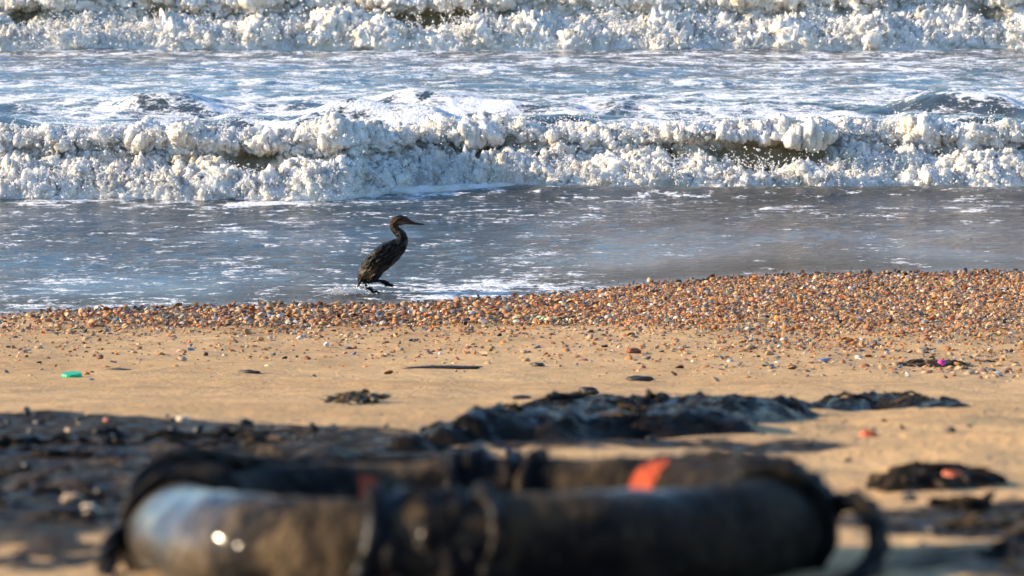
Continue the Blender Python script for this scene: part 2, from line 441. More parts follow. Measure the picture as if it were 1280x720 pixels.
# ------------------------------------------------------------------ sea
BX = (np.array([-400, 0, 200, 430, 520, 640, 800, 1000, 1280, 1680]) - 640) * 29.3 / FPX
BY = np.array([29.0, 29.0, 28.9, 28.75, 30.0, 30.05, 29.85, 29.85, 29.95, 29.7])
def base1(x): return np.interp(x, BX, BY) + .16 * perlin(P3(x * 1.1, x * 0 + 1.)) + .07 * perlin(P3(x * 3.3, x * 0 + 5.))
def base2(x): return 62.9 + .5 * perlin(P3(x * .35, x * 0 + 2.)) + .2 * perlin(P3(x * 1.3, x * 0 + 4.))
def hump(t, front, back):           # t = metres behind the crest
    return np.where(t < 0, np.exp(-(t / front) ** 2), np.exp(-(t / back) ** 2))
def sea_z(X, Y):
    sh = X.shape; x = X.ravel(); y = Y.ravel()
    dep = np.clip(y - shore(x), 0, None)
    a = sst(.1, 3.5, dep) * .42 + .10
    z = a * (.020 * fbm(P3(x * .9, y * 1.3, 1.), 3) + .020 * fbm(P3(x * 2.0, y * 3.2, 2.), 3) + .022 * fbm(P3(x * 3.6, y * 6.5, 3.), 3))
    z += .09 * gauss(y - (base1(x) - .5), .33) * sst(-1.2, .5, x)
    z += .55 * hump(y - (base1(x) + 1.45), .55, 1.7)
    # choppy back water behind the first breaker
    m = sst(31, 33, y) * (1 - sst(42, 46, y))
    z += m * (.10 * np.abs(fbm(P3(x * .55, y * .6, 4.), 3)) * 1.3 + .05 * fbm(P3(x * 1.7, y * 1.8, 5.), 4))
    ph = .6 * fbm(P3(x * .22, x * 0, 6.), 2) * 3
    amp = .12 + .30 * sst(-.15, .45, fbm(P3(x * .3 + 4, x * 0, 7.), 2))
    z += amp * hump(y - (37.0 + ph), .7, 2.2)
    amp = .06 + .22 * sst(-.1, .5, fbm(P3(x * .35, x * 0 + 3, 8.), 2))
    z += amp * hump(y - (42.5 + ph * 1.4), .6, 2.0)
    # foam field between the breakers
    m = sst(42, 46, y)
    z += m * (.075 * fbm(P3(x * .35, y * .42, 9.), 3) + .04 * fbm(P3(x * 1.3, y * 1.5, 10.), 3))
    z += 1.0 * hump(y - (base2(x) + 3.2), 1.3, 3.5)
    z += sst(68, 75, y) * .5 * np.maximum(0, np.sin((y - 70) * .35 + 1.5 * fbm(P3(x * .03, y * .03, 11.), 2))) ** 3 * (1 - sst(200, 900, y))
    return z.reshape(sh)
def build_sea():
    xs = axis((-3500, -300, 400), (-300, -40, 20), (-40, -15, 1), (-15, -6, .18), (-6, 6, .06), (6, 15, .18), (15, 40, 1), (40, 300, 20), (300, 3500, 400))
    ys = axis((19.9, 30.5, .055), (30.5, 46, .10), (46, 66, .16), (66, 90, .6), (90, 200, 5), (200, 900, 50), (900, 6000, 600))
    me, V = grid_mesh('sea', xs, ys, sea_z)
    x, y, z = V.T
    dep = y - shore(x)
    thin = 1 - sst(.05, 1.6, dep + .25 * fbm(P3(x * 1.1, y * 1.1, 2.), 3))
    attr(me, 'thin', thin); attr(me, 'silt', (1 - sst(1.0, 9.5, dep)) * (.12 + .88 * sst(-1.0, 1.4, x + .6 * fbm(P3(x * .5, y * .5, 41.), 3))))
    f = np.full(len(x), .24)
    f += .13 * sst(2.5, 0.2, dep) if False else .12 * (1 - sst(0, 3.5, dep)) * (1 - sst(-.2, 1.2, x))
    f -= .15 * sst(.2, 1.5, x) * (1 - sst(26, 28.5, y))
    # swash tongue beside the bird
    e = (x - (-.10)) / .55; tongue = gauss(e, 1) * gauss((y - 21.95 - .3 * x) / .55, 1)
    f += .62 * tongue
    ed = gauss((dep - .05) / .09, 1) * gauss((x - .1) / .5, 1); f += .42 * ed
    f += .34 * gauss((dep - .05) / .07, 1) * sst(-.2, .3, fbm(P3(x * 1.2, x * 0, 31.), 3))
    f += .10 * gauss(x + 3.2, 1.0) * gauss(y - 22.0, .8)
    # turbulent foam right in front of, on and behind the breakers
    f += .32 * sst(-1.6, -.1, y - base1(x)) * (1 - sst(45, 47, y)) * (1 - .95 * sst(-.2, .6, x) * (1 - sst(-.3, .1, y - base1(x))))
    hump_dark = fbm(P3(x * .45, y * .5, 21.), 3)
    m = sst(31.5, 33, y) * (1 - sst(44, 46.5, y))
    f += m * (.12 - .45 * sst(.05, .5, hump_dark))
    f += sst(43.5, 47, y) * .28
    f += sst(43.5, 47, y) * .22 * fbm(P3(x * .22, y * .5, 12.), 3)
    f -= sst(66, 69, y) * .75
    attr(me, 'foam', f); attr(me, 'chop', (.10 + .50 * sst(.12, .6, dep) + .40 * sst(.5, 4.0, dep)) * (.30 + .85 * sst(-.3, .3, fbm(P3(x * .5, y * .45, 14.), 4))) * (.40 + .50 * sst(-2.5, .8, x)) * (1 + .3 * sst(30, 34, y)) * (1 - .55 * sst(44, 47, y))); attr(me, 'fine', 1 - sst(-.9, -.1, y - base1(x)))
    o = link('sea', me, SEA); tag(o, 'grey brown sea with blue sky sheen and patches of white foam', 'sea', kind='structure')
build_sea()

# ------------------------------------------------------------------ breaking waves
def breaker(name, label, base, x0, x1, S, crest, seed, dx, nu, nfan, ndrop, rdrop):
    """one breaking wave: a rolled sheet with a lip, an open face and a tumbling apron, torn by turbulence"""
    rng = np.random.default_rng(seed)
    xs = np.linspace(x0, x1, int((x1 - x0) / dx)); n = len(xs)
    q = xs / S
    open_ = sst(.0, .42, fbm(P3(q * .55 + 31, q * 0 + seed), 3))            # 1 where the face is still open water
    apron = .25 + 1.35 * sst(-.5, .5, fbm(P3(q * .9 + 7, q * 0 + seed + 2), 3))
    lip = fbm(P3(q * 1.2 + 3, q * 0 + seed + 5), 3)
    C = crest(xs) / .60 / S; B = base(xs)
    z1 = np.zeros(n); sh_ = .16 * fbm(P3(q * 1.4 + 17, q * 0 + seed), 3)
    ctl_t = np.stack([z1 - .02, z1 + .08 + sh_, z1 + .25 + sh_, z1 + .46 - .05 * open_ + .6 * sh_, z1 + .66 + .10 * open_ + .3 * sh_, z1 + .80 + .10 * open_, z1 + .83 + .04 * open_ - .08 * lip, z1 + .78 - .18 * open_ - .16 * lip, z1 + .98, z1 + 1.3, z1 + 1.75, z1 + 2.3, z1 + 2.7], -1)
    ctl_z = np.stack([z1 - .06, .04 + .05 * apron, .06 + .13 * apron, (.08 + .17 * apron) * (1 - .45 * open_), .27 - .15 * open_, .34 + z1, .43 + z1, .53 + .05 * lip, .60 + .05 * lip, .54 + z1, .40 + z1, .20 + z1, z1 - .10], -1)
    m = ctl_t.shape[1]; u = np.linspace(0, m - 1 - 1e-6, nu); i = u.astype(int); f = u - i
    def cr(c):
        c = np.concatenate([2 * c[:, :1] - c[:, 1:2], c, 2 * c[:, -1:] - c[:, -2:-1]], 1)
        a_, b_, c_, d_ = c[:, i], c[:, i + 1], c[:, i + 2], c[:, i + 3]
        return .5 * (2 * b_ + (c_ - a_) * f + (2 * a_ - 5 * b_ + 4 * c_ - d_) * f ** 2 + (3 * b_ - a_ - 3 * c_ + d_) * f ** 3)
    T = cr(ctl_t); Z = cr(ctl_z) * C[:, None]
    U = np.broadcast_to(u, T.shape).ravel(); OP = np.repeat(open_, nu)
    V = np.stack([np.repeat(xs, nu), (B[:, None] + T * S).ravel(), (Z * S).ravel()], -1)
    k = np.arange((n - 1) * nu).reshape(n - 1, nu)[:, :-1].ravel()
    F = np.stack([k, k + nu, k + nu + 1, k + 1], -1)
    me = mesh_np(name, V, F)
    smooth_face = OP * gauss(U - 5.0, 1.15)                                  # the open face stays calm
    calm = 1 - .92 * smooth_face
    edge = sst(0, 1.2, U) * (1 - sst(10.2, 12, U))
    def push(disp):
        nonlocal V
        me.vertices.foreach_set('co', V.astype(np.float32).ravel()); me.update()
        V = V + normals(me) * disp[:, None]
    W = V / S
    W = W + .16 * np.stack([perlin(W * 2.3 + 11 * j) for j in range(3)], -1)
    push(S * .17 * calm * edge * (billow(W * 1.7 + seed, 2) - .32))
    W = V / S; W = W + .05 * np.stack([perlin(W * 6 + 5 * j) for j in range(3)], -1)
    push(S * .085 * calm * edge * (billow(W * 4.6 + seed, 2) - .32))
    V = V + S * .045 * (calm * edge)[:, None] * np.stack([perlin(V / S * 9 + 7.7 * j + seed) for j in range(3)], -1)
    push(S * .050 * calm * (.3 + .7 * edge) * (billow(V / S * 11 + seed, 2) - .3))
    # the tumbling lower half throws up ragged points
    low = sst(.6, 1.6, U) * (1 - sst(3.6, 4.8, U)) + .55 * gauss(U - 7.8, .9)
    rid = np.clip(1 - 2.4 * np.abs(perlin(V / S * np.array([10, 10, 5]) + 3.3)), 0, 1) ** 2 * np.clip(1 - 2.4 * np.abs(perlin(V / S * np.array([13, 13, 6]) + 9.3)), 0, 1)
    rid = rid * sst(-.25, .45, fbm(V / S * np.array([1.6, 2.5, 3]) + 40, 2)) * (.4 + 1.2 * np.abs(perlin(V / S * 3.1 + 8)))
    V[:, 2] += S * .17 * low * calm * rid; V[:, 1] -= S * .07 * low * rid * calm; V[:, 0] += S * .09 * low * rid * calm * perlin(V / S * 2.2 + 4)
    push(S * .034 * calm * (.3 + .7 * edge) * (billow(V / S * 27 + seed, 2) - .3))
    push(S * .016 * (.3 + .7 * edge) * calm * perlin(V / S * 55))
    me.vertices.foreach_set('co', V.astype(np.float32).ravel()); me.update()
    x, y, z = V.T
    wm = 1.05 * smooth_face + .30 * gauss(U - 5, 1.3) + .16 + .42 * fbm(np.stack([x * 1.3 / S, y * .6 / S, z * 1.0 / S], -1) + 60, 4)
    wm = wm + .55 * sst(9.2, 11.5, U + 1.2 * fbm(P3(x * 1.1 / S, y * 1.1 / S, 9.), 3))
    wm = wm - .25 * sst(6.5, 7.5, U) * (1 - sst(8.5, 9.5, U))
    attr(me, 'water', wm)
    root = link(name, me, WAVE); tag(root, label, 'wave', kind='structure')
    # spray: loose drops and torn fans of drops, no two alike
    g = np.linspace(x0, x1, 3000); gb, gc = base(g), crest(g); gcl = .45 + .9 * fbm(P3(g * 1.3 / S, g * 0 + 5 + seed), 3)
    N = ndrop; xx = rng.uniform(x0, x1, N); lowm = rng.random(N) < .62; cl = np.clip(np.interp(xx, g, gcl), .08, 2)
    yy = np.interp(xx, g, gb) + S * np.where(lowm, rng.normal(.18, .2, N), rng.normal(.85, .25, N))
    zz = np.interp(xx, g, gc) * np.where(lowm, .05 + .55 * np.abs(rng.normal(size=N)) * cl, .9 + .24 * np.abs(rng.normal(size=N)) * cl)
    P = [np.stack([xx, yy, np.maximum(zz, .01)], -1)]; RR = [rdrop * np.clip(rng.lognormal(-.3, .55, N), .25, 2.6)]
    for q_ in range(nfan):
        x = rng.uniform(x0, x1); lo = rng.random() < .66
        p0 = np.array([x, np.interp(x, g, gb) + S * (rng.normal(.2, .16) if lo else rng.normal(.85, .16)), np.interp(x, g, gc) * (rng.uniform(.04, .32) if lo else rng.uniform(.8, 1.0))])
        H0 = S * (.05 + .10 * abs(rng.normal())); lean = rng.normal(0, .5)
        for w_ in range(int(rng.integers(3, 8))):
            hh = H0 * rng.uniform(.4, 1.3); vx = (lean + rng.normal(0, .45)) * hh; vy = rng.normal(-.35, .4) * hh; c = int(rng.integers(5, 15))
            tt = np.sort(rng.uniform(0, rng.uniform(.7, 1.4), c))
            P.append(p0 + np.stack([vx * tt, vy * tt, hh * (2 * tt - tt ** 2)], -1) + rng.normal(0, .006 * S, (c, 3)))
            RR.append(rdrop * rng.uniform(.5, 1.5, c) * (1.25 - .7 * tt / 1.4))
    P = np.concatenate(P); RR = np.concatenate(RR)
    M = rot_mats(len(P), 1.5, rng) * (RR[:, None] * rng.uniform(.6, 1.6, (len(P), 3)))[:, None, :]
    Vd, Fd = scatter_mesh(OCTA, M, P)
    s_ = link('spray', mesh_np('spray', Vd, Fd), DROP, root); s_['kind'] = 'stuff'
    return root
c1 = lambda x: .60 + .10 * fbm(P3(np.asarray(x, float) * .8, np.asarray(x) * 0 + 1.5), 3) - .04 * sst(2, 5, x)
c2 = lambda x: 1.20 + .26 * fbm(P3(np.asarray(x, float) * .35, np.asarray(x) * 0 + 6.5), 3) - .15 * gauss(np.asarray(x) + 10.5, 1.5)
breaker('breaking_wave', 'nearer low breaker of tumbling white foam rolling in behind the bird', base1, -7.4, 7.4, 1.0, c1, 3, .0125, 140, 620, 15000, .0068)
breaker('breaking_wave', 'farther taller breaker throwing up a wall of white spray', base2, -15, 15, 2.0, c2, 9, .027, 130, 640, 19000, .0155)

# thin roll of foam running ahead of the breaker
def foam_roll():
    px = np.array([436, 470, 520, 570, 620, 660, 690]); py = np.array([236, 240, 241, 240, 237, 232, 229])
    pts = []
    for a, b_ in zip(px, py):
        v = pix_ray(a, b_); d = -CAM_Z / v.z; pts.append((v.x * d, d, .015))
    p = spline(pts, 60); p[:, 2] += .015 * perlin(p * 3)
    pr_ = np.sin(np.linspace(.15, math.pi - .15, 60)) ** .5 * (1 + .35 * perlin(p * 4))
    V, F = sweep(p, .05 * pr_, 10, flat=.13 * pr_)
    me = remesh(V, F, .015); V = verts(me).astype(float); V += normals(me) * (.03 * (billow(V * 9, 3) - .3))[:, None]
    me.vertices.foreach_set('co', V.astype(np.float32).ravel()); me.update(); attr(me, 'water', np.zeros(len(V)))
    o = link('foam_roll', me, WAVE); tag(o, 'smooth low roll of white foam at the foot of the nearer breaker', 'foam', kind='structure')
foam_roll()

# ------------------------------------------------------------------ shingle
PAL = np.array([(.58, .25, .06), (.46, .16, .035), (.60, .36, .15), (.62, .48, .30), (.30, .10, .035), (.40, .28, .17), (.17, .155, .15), (.055, .05, .05), (.24, .25, .28), (.74, .69, .60), (.52, .30, .13), (.20, .11, .06)])
PW = np.array([.17, .13, .13, .09, .08, .11, .08, .09, .02, .03, .05, .06]); PW = PW / PW.sum()
def lump(seed, sub=1, flat=.55, cup=False):
    V, F = (ICO2 if sub == 2 else ICO1); V = V.copy()
    rng = np.random.default_rng(seed)
    if cup:                                       # one valve of a shell: a shallow cupped fan
        z = V[:, 2].copy(); r = np.hypot(V[:, 0], V[:, 1]); a = np.arctan2(V[:, 1], V[:, 0])
        V[:, 2] = .42 * (1 - r ** 2) + np.where(z < 0, -.16, .0)
        V[:, :2] *= (1 - .22 * np.cos(a))[:, None]; V[:, 2] += .05 * np.cos(9 * a) * r
        V[:, 1] *= .85
    else:
        V *= (1 + .34 * fbm(V * 1.1 + seed * 5.7, 2))[:, None]
        V *= np.array([1.0, rng.uniform(.62, .95), rng.uniform(flat * .7, flat * 1.2)])
        V += .08 * perlin(V * 2.5 + seed)[:, None] * V
    return V, F
_npx = [-60, 40, 180, 330, 480, 640, 760, 900, 1050, 1180, 1340]
_np = np.array([on_ground(a_, b_)[:2] for a_, b_ in zip(_npx, [408, 409, 410, 410, 409, 407, 408, 412, 414, 413, 413])])
def near_edge(x): return np.interp(x, _np[:, 0], _np[:, 1]) + .16 * fbm(P3(x * .9, x * 0 + 4.), 3)
def band_density(x, y):
    s = shore(x); near = near_edge(x)
    core = sst(near - .10 - .45 * sst(-.3, 1.2, x), near + .25 + .3 * sst(-.3, 1.2, x), y) * (1 - sst(s - .10, s + .25, y))
    core *= .25 + .75 * sst(-3.4, -2.5, x)
    far = np.clip(near - y, 0, None)
    patch = sst(-.35, .4, fbm(P3(x * 1.1, y * .9, 2.), 3))
    out = (.24 * np.exp(-far / .5) + .20 * np.exp(-far / 1.8) * patch + .045) * (y < near + .2) * (1 - .9 * sst(3.2, 4.8, far))
    out *= .75 + 1.3 * sst(-.2, 2, x)
    out += .02 * (y > s) * (y < s + .9)
    return np.maximum(core, out)
def shingle():
    rng = np.random.default_rng(5)
    n = 300000
    x = rng.uniform(-7.3, 7.3, n); y = rng.uniform(12, 23.6, n)
    off = sst(4.15, 4.6, np.abs(x))                # coarser and looser farther along the shore
    k = rng.random(n) < band_density(x, y) * .72 * (1 - .72 * off) * (1 - sst(6.0, 7.2, np.abs(x)))
    x, y = x[k], y[k]; n = len(x)
    near = 18.15
    inband = band_density(x, y) > .25
    size = np.where(inband, .0112, .0122) * np.clip(rng.lognormal(-.05, .46, n), .35, 2.3)
    size = np.where(inband, size * (1.12 - .22 * sst(-.5, 2, x)), size)
    size = size * (1 + .6 * sst(4.15, 4.6, np.abs(x)))
    lift = np.where(inband, rng.uniform(-.3, 1.3, n) * size, rng.uniform(-.1, .3, n) * size)
    z = np.maximum(terrain(x, y), -.03) + lift
    ci = rng.choice(len(PAL), n, p=PW)
    col = PAL[ci] * rng.uniform(.6, 1.25, (n, 1)) * rng.uniform(.92, 1.08, (n, 3))
    col *= (1 - .45 * sst(-.55, -.05, y - shore(x)))[:, None]          # wet stones
    order = np.argsort(-size / y * (np.abs(x) < .182 * y))
    big, rest = order[:580], order[580:]
    bases = [lump(i, 1, .34) for i in range(6)] + [lump(20 + i, 1, .5, True) for i in range(2)]
    bases += [(OCTA[0] * np.array([1, .8, .5]) * (1 + .3 * perlin(OCTA[0] * 1.3 + 5 * k_))[:, None], OCTA[1]) for k_ in range(3)]
    Vs, Cs = [], []
    grp = np.where(size < .0100, rng.integers(8, 11, n), rng.integers(0, 8, n))
    for g in range(11):
        idx = rest[grp[rest] == g]
        M = rot_mats(len(idx), .6 if g < 6 else .8, rng) * size[idx][:, None, None]
        if g >= 6: M = M * 1.2
        V, F = scatter_mesh(bases[g], M, np.stack([x, y, z], -1)[idx])
        Vs.append((V, F)); Cs.append(np.repeat(col[idx], len(bases[g][0]), 0))
    V, F = join(Vs)
    me = mesh_np('shingle', V, F, False); attr_col(me, 'tint', np.concatenate(Cs))
    o = link('shingle', me, PEB); tag(o, 'band of small orange, tan and grey pebbles and shell bits along the waterline', 'shingle', kind='stuff')
    print('shingle pieces', n)
    # the largest, one by one
    kinds = [((.50, .22, .065), 'orange brown'), ((.55, .37, .19), 'tan'), ((.16, .15, .15), 'dark grey'), ((.30, .095, .035), 'rust red'), ((.72, .65, .54), 'cream'), ((.26, .27, .31), 'blue grey')]
    mats = [m_stone('stone_' + nm.replace(' ', '_'), c) for c, nm in kinds]
    meshes = {}
    for kcol in range(len(kinds)):
        for sh in range(4):
            V, F = lump(40 + sh, 2 if sh > 1 else 1, .38) if sh < 3 else lump(60, 2, .5, True)
            mm = mesh_np('pebble' if sh < 3 else 'shell', V, F); mm.materials.append(mats[kcol]); meshes[kcol, sh] = mm
    wts = [.36, .29, .12, .14, .07, .02]
    for q, i in enumerate(big):
        kc = int(rng.choice(6, p=wts)); sh = int(rng.integers(0, 3)) if q % 2 else 3
        nm = 'pebble' if sh < 3 else 'shell'
        o = bpy.data.objects.new(nm, meshes[kc, sh]); COL.objects.link(o)
        s = float(size[i]); o.scale = (s * .98,) * 3
        o.location = (float(x[i]), float(y[i]), float(z[i]) + (.35 * s if inband[i] else 0))
        o.rotation_euler = (rng.normal(0, .35), rng.normal(0, .35), rng.uniform(0, 6.3))
        e0, e1 = float(near_edge(x[i:i + 1])[0]), float(shore(x[i:i + 1])[0]); fr = (y[i] - e0) / (e1 - e0)
        where = ('at the dry sandy edge of the shingle band' if fr < .3 else 'in the middle of the shingle band' if fr < .72 else 'at the wet seaward edge of the shingle band') if inband[i] else ('lying in the shallow water off the shingle' if y[i] > shore(x[i:i + 1])[0] else 'lying loose on the bare sand')
        big_ = 'large ' if q < 150 else ''
        what = (big_ + 'rounded %s pebble ' if sh < 3 else big_ + 'cupped %s shell valve ') % kinds[kc][1]
        tag(o, what + where, nm, '%s%s %ss %s' % (big_, kinds[kc][1], nm, where))
shingle()

# ------------------------------------------------------------------ the bird
def cormorant():
    s = 21.6 / FPX / 5.143                        # metres per pixel of the enlarged study
    foot = on_ground(466, 367); D = foot.y
    def L(zx, zy, y=0): return np.array([(zx - 240) * s, y, (652 - zy) * s])
    # zx, zy, radius across the axis, lateral radius factor
    sp = np.array([(148, 575, 9, 1.6), (163, 548, 30, 1.25), (190, 512, 50, 1.05), (226, 480, 68, .95), (268, 449, 75, .90), (318, 410, 76, .88), (366, 373, 69, .86), (404, 341, 56, .84),
                   (425, 308, 42, .84), (425, 278, 35, .86), (406, 254, 31, .9), (383, 232, 28, .9), (372, 208, 27, .9), (377, 188, 29, .88), (398, 177, 33, .85), (426, 176, 33, .8),
                   (450, 178, 26, .78), (474, 186, 17, .75), (496, 193, 10.5, .75), (525, 198, 7.5, .75), (552, 201, 6, .75), (566, 203, 5, .7), (573, 209, 3, .7)], float)
    q = spline(sp, 150)
    pts = np.stack([(q[:, 0] - 240) * s, np.zeros(150), (652 - q[:, 1]) * s], -1)
    parts = [sweep(pts, q[:, 2] * s, 20, flat=q[:, 2] * q[:, 3] * s)]
    def tube(P, r, f=1.0, sides=12, n=24):
        c = spline(P, n); rr = spline(np.array(r, float)[:, None], n)[:, 0] * s
        parts.append(sweep(c, rr, sides, flat=rr * f))
    for side in (-1, 1):                          # folded wings, tips crossing over the tail
        w_ = 50 * s * side
        tube([L(398, 345, w_ * .75), L(360, 345, w_ * 1.05), L(300, 385, w_ * 1.22), L(240, 440, w_ * 1.1), L(190, 500, w_ * .8), L(150, 556, w_ * .35)], [10, 34, 46, 42, 28, 6], .34)
        # thighs
        tube([L(285, 490, w_ * .55), L(245, 530, w_ * .62), L(212, 574, w_ * .5)], [34, 36, 15], .8)
    # tail: wedge of stiff feathers
    for k in range(7):
        a = (k - 3) / 3
        parts.append(sweep(spline([L(185, 520, a * 14 * s), L(160, 562, a * 26 * s), L(136 + 10 * abs(a), 612 - 10 * abs(a), a * 36 * s)], 10), np.array([11, 13, 13, 12, 11, 10, 9, 8, 6, 3]) * s, 6, flat=np.full(10, 4.5 * s)))
    # drooping oiled flank feathers
    rng = np.random.default_rng(2)
    for k in range(16):
        zx = rng.uniform(150, 245); zy = 545 + rng.uniform(-10, 18) + (245 - zx) * .1; y0 = rng.uniform(-50, 45) * s
        parts.append(sweep(spline([L(zx + 22, zy - 34, y0), L(zx + 5, zy - 5, y0 * 1.06), L(zx - 7, zy + rng.uniform(18, 36), y0 * 1.05)], 7), np.array([9, 10, 9, 8, 6, 4, 2]) * s, 6))
    # standing leg (far side) and the lifted one (near side)
    tube([L(214, 570, 18 * s), L(196, 592, 20 * s), L(194, 610, 20 * s), L(206, 622, 20 * s)], [13, 10, 9, 9], 1, 8, 14)
    def foot_fan(heel, toes, r0):
        for T in toes:
            mid = (heel + T) / 2 + np.array([0, 0, 4 * s])
            parts.append(sweep(spline([heel, mid, T], 8), np.linspace(r0, 3.2, 8) * s, 6))
        for A, B in zip(toes[:-1], toes[1:]):
            tri = np.array([heel, A * .93 + heel * .07, B * .93 + heel * .07]); up = np.array([0, 0, 2.2 * s])
            ce = (tri[1] + tri[2]) / 2 * .9 + heel * .1; poly = np.array([tri[0], tri[1], ce, tri[2]])
            V = np.concatenate([poly + up, poly - up])
            parts.append((V, np.array([(0, 1, 2), (0, 2, 3), (4, 6, 5), (4, 7, 6), (0, 4, 5), (0, 5, 1), (1, 5, 6), (1, 6, 2), (2, 6, 7), (2, 7, 3), (3, 7, 4), (3, 4, 0)])))
    foot_fan(L(202, 616, 20 * s), [L(262, 642, 52 * s), L(288, 655, 28 * s), L(282, 657, 2 * s), L(240, 652, -14 * s)], 8.5)
    tube([L(238, 560, -24 * s), L(252, 566, -26 * s), L(282, 566, -26 * s), L(300, 570, -26 * s)], [14, 11, 10, 9], 1, 8, 14)
    foot_fan(L(292, 568, -26 * s), [L(345, 572, -62 * s), L(382, 598, -44 * s), L(372, 610, -18 * s), L(325, 606, 2 * s)], 12)
    V, F = join(parts)
    me = remesh(V, F, .0038)
    V = verts(me).astype(float)
    # smooth the joints a little, then ruffle
    for _ in range(1):
        pass
    X, Y, Z = V.T
    zx = X / s + 240; zy = 652 - Z / s
    ax = np.array([.77, 0, .64]); along = V @ ax; across = V @ np.array([-.64, 0, .77])
    flow = np.stack([along * 14, across * 70, Y * 70], -1)
    body = (zy > 300)
    N = normals(me)
    row = across * 60; ri = np.floor(row); ph = (along * 15 + .5 * (ri % 2) + .25 * np.sin(ri * 7.1)) % 1.0
    wing = sst(35, 48, np.abs(Y) / s) * (zy > 330) * (zy < 560) * (zx < 400)
    scale_ = wing * (.0038 * (1 - ph) * (1 - (2 * (row - ri) - 1) ** 2))
    V = V + N * (np.where(body, .0045, .0015) * fbm(flow * .9, 3) + scale_)[:, None]
    me.vertices.foreach_set('co', V.astype(np.float32).ravel()); me.update()
    a = me.attributes.new('flow', 'FLOAT_VECTOR', 'POINT'); a.data.foreach_set('vector', flow.astype(np.float32).ravel())
    tint = np.tile(np.array([.0045, .004, .0036]), (len(V), 1))
    def blend(m, c): tint[:] = tint * (1 - m[:, None]) + np.array(c) * m[:, None]
    blend(.8 * (1 - sst(205, 285, zy)) * (zx < 500) * (.35 + .65 * sst(-.2, .4, fbm(flow * .5 + 3, 3))), (.055, .030, .012))                       # brown head and neck
    blend(.7 * gauss(zx - 425, 30) * gauss(zy - 192, 12), (.16, .115, .06))                        # pale cheek
    blend(.75 * sst(490, 505, zx) * (zy < 230), (.05, .036, .026))                                 # bill
    rag = fbm(flow * .6, 3)
    blend(np.clip(.6 * gauss(zx - 185, 26) * gauss(zy - 505, 24) + rag * .5, 0, .6) * (zx < 240) * (zy < 560), (.26, .21, .14))   # brown patch by the tail
    blend(np.clip(1.0 * gauss((zy - 508) + (zx - 235) * .85, 17) * gauss(zx - 225, 34) + rag * .3, 0, .8) * (zy > 460) * (zy < 560), (.20, .10, .03))   # rusty flank streak
    attr_col(me, 'tint', tint)
    o = link('cormorant', me, m_bird())
    o.location = (float(at_depth(420 + 240 / 5.143, 360, D).x), D, max(foot.z, .0) - .002)
    tag(o, 'oil-soaked dark cormorant stepping through the shallows, one webbed foot lifted', 'bird')
    eye = m_plain('eye_bead', (.012, .02, .018), .08, 0, 60, (.01, .01, .01), 0)
    ring = None
    for sd_ in (-1, 1):
        V, F = ICO2
        e = link('eye', mesh_np('eye', V * 4.6 * s, F), eye, o); e.location = L(444, 172, sd_ * 19.5 * s)
    # splash kicked up at the feet
    rng = np.random.default_rng(8); dp = []
    c0 = np.array([o.location.x, D, .0])
    for k in range(34):
        a = rng.uniform(-1, 1); p0 = c0 + np.array([-.10 + .05 * rng.normal(), rng.normal() * .05, .0])
        v = np.array([-.10 * abs(rng.normal()) - .01, .05 * rng.normal(), .05 + .04 * abs(rng.normal())])
        tt = np.linspace(0, rng.uniform(.6, 1.5), 6)
        pts = p0 + v * tt[:, None] - np.array([0, 0, .05]) * (tt ** 2)[:, None]
        dp.append(sweep(pts, np.linspace(.006, .0015, 6), 5))
    n = 160; T = c0 + np.stack([rng.normal(-.10, .12, n), rng.normal(0, .08, n), np.abs(rng.normal(0, .028, n))], -1)
    dp.append(scatter_mesh(ICO1, rot_mats(n, 1.5, rng) * rng.uniform(.002, .0065, n)[:, None, None], T))
    for k in range(0):
        p = c0 + np.array([rng.normal(-.03, .16), rng.normal(0, .16), .002]); r = rng.uniform(.008, .022)
        Mx = np.diag([r * 1.6, r * 1.6, r * .45]); dp.append((ICO1[0] @ Mx + p, ICO1[1]))
    V, F = join(dp)
    sp_ = link('splash', mesh_np('splash', V, F), DROP); tag(sp_, 'small white splash kicked up around the feet of the bird', 'splash', kind='stuff')
cormorant()

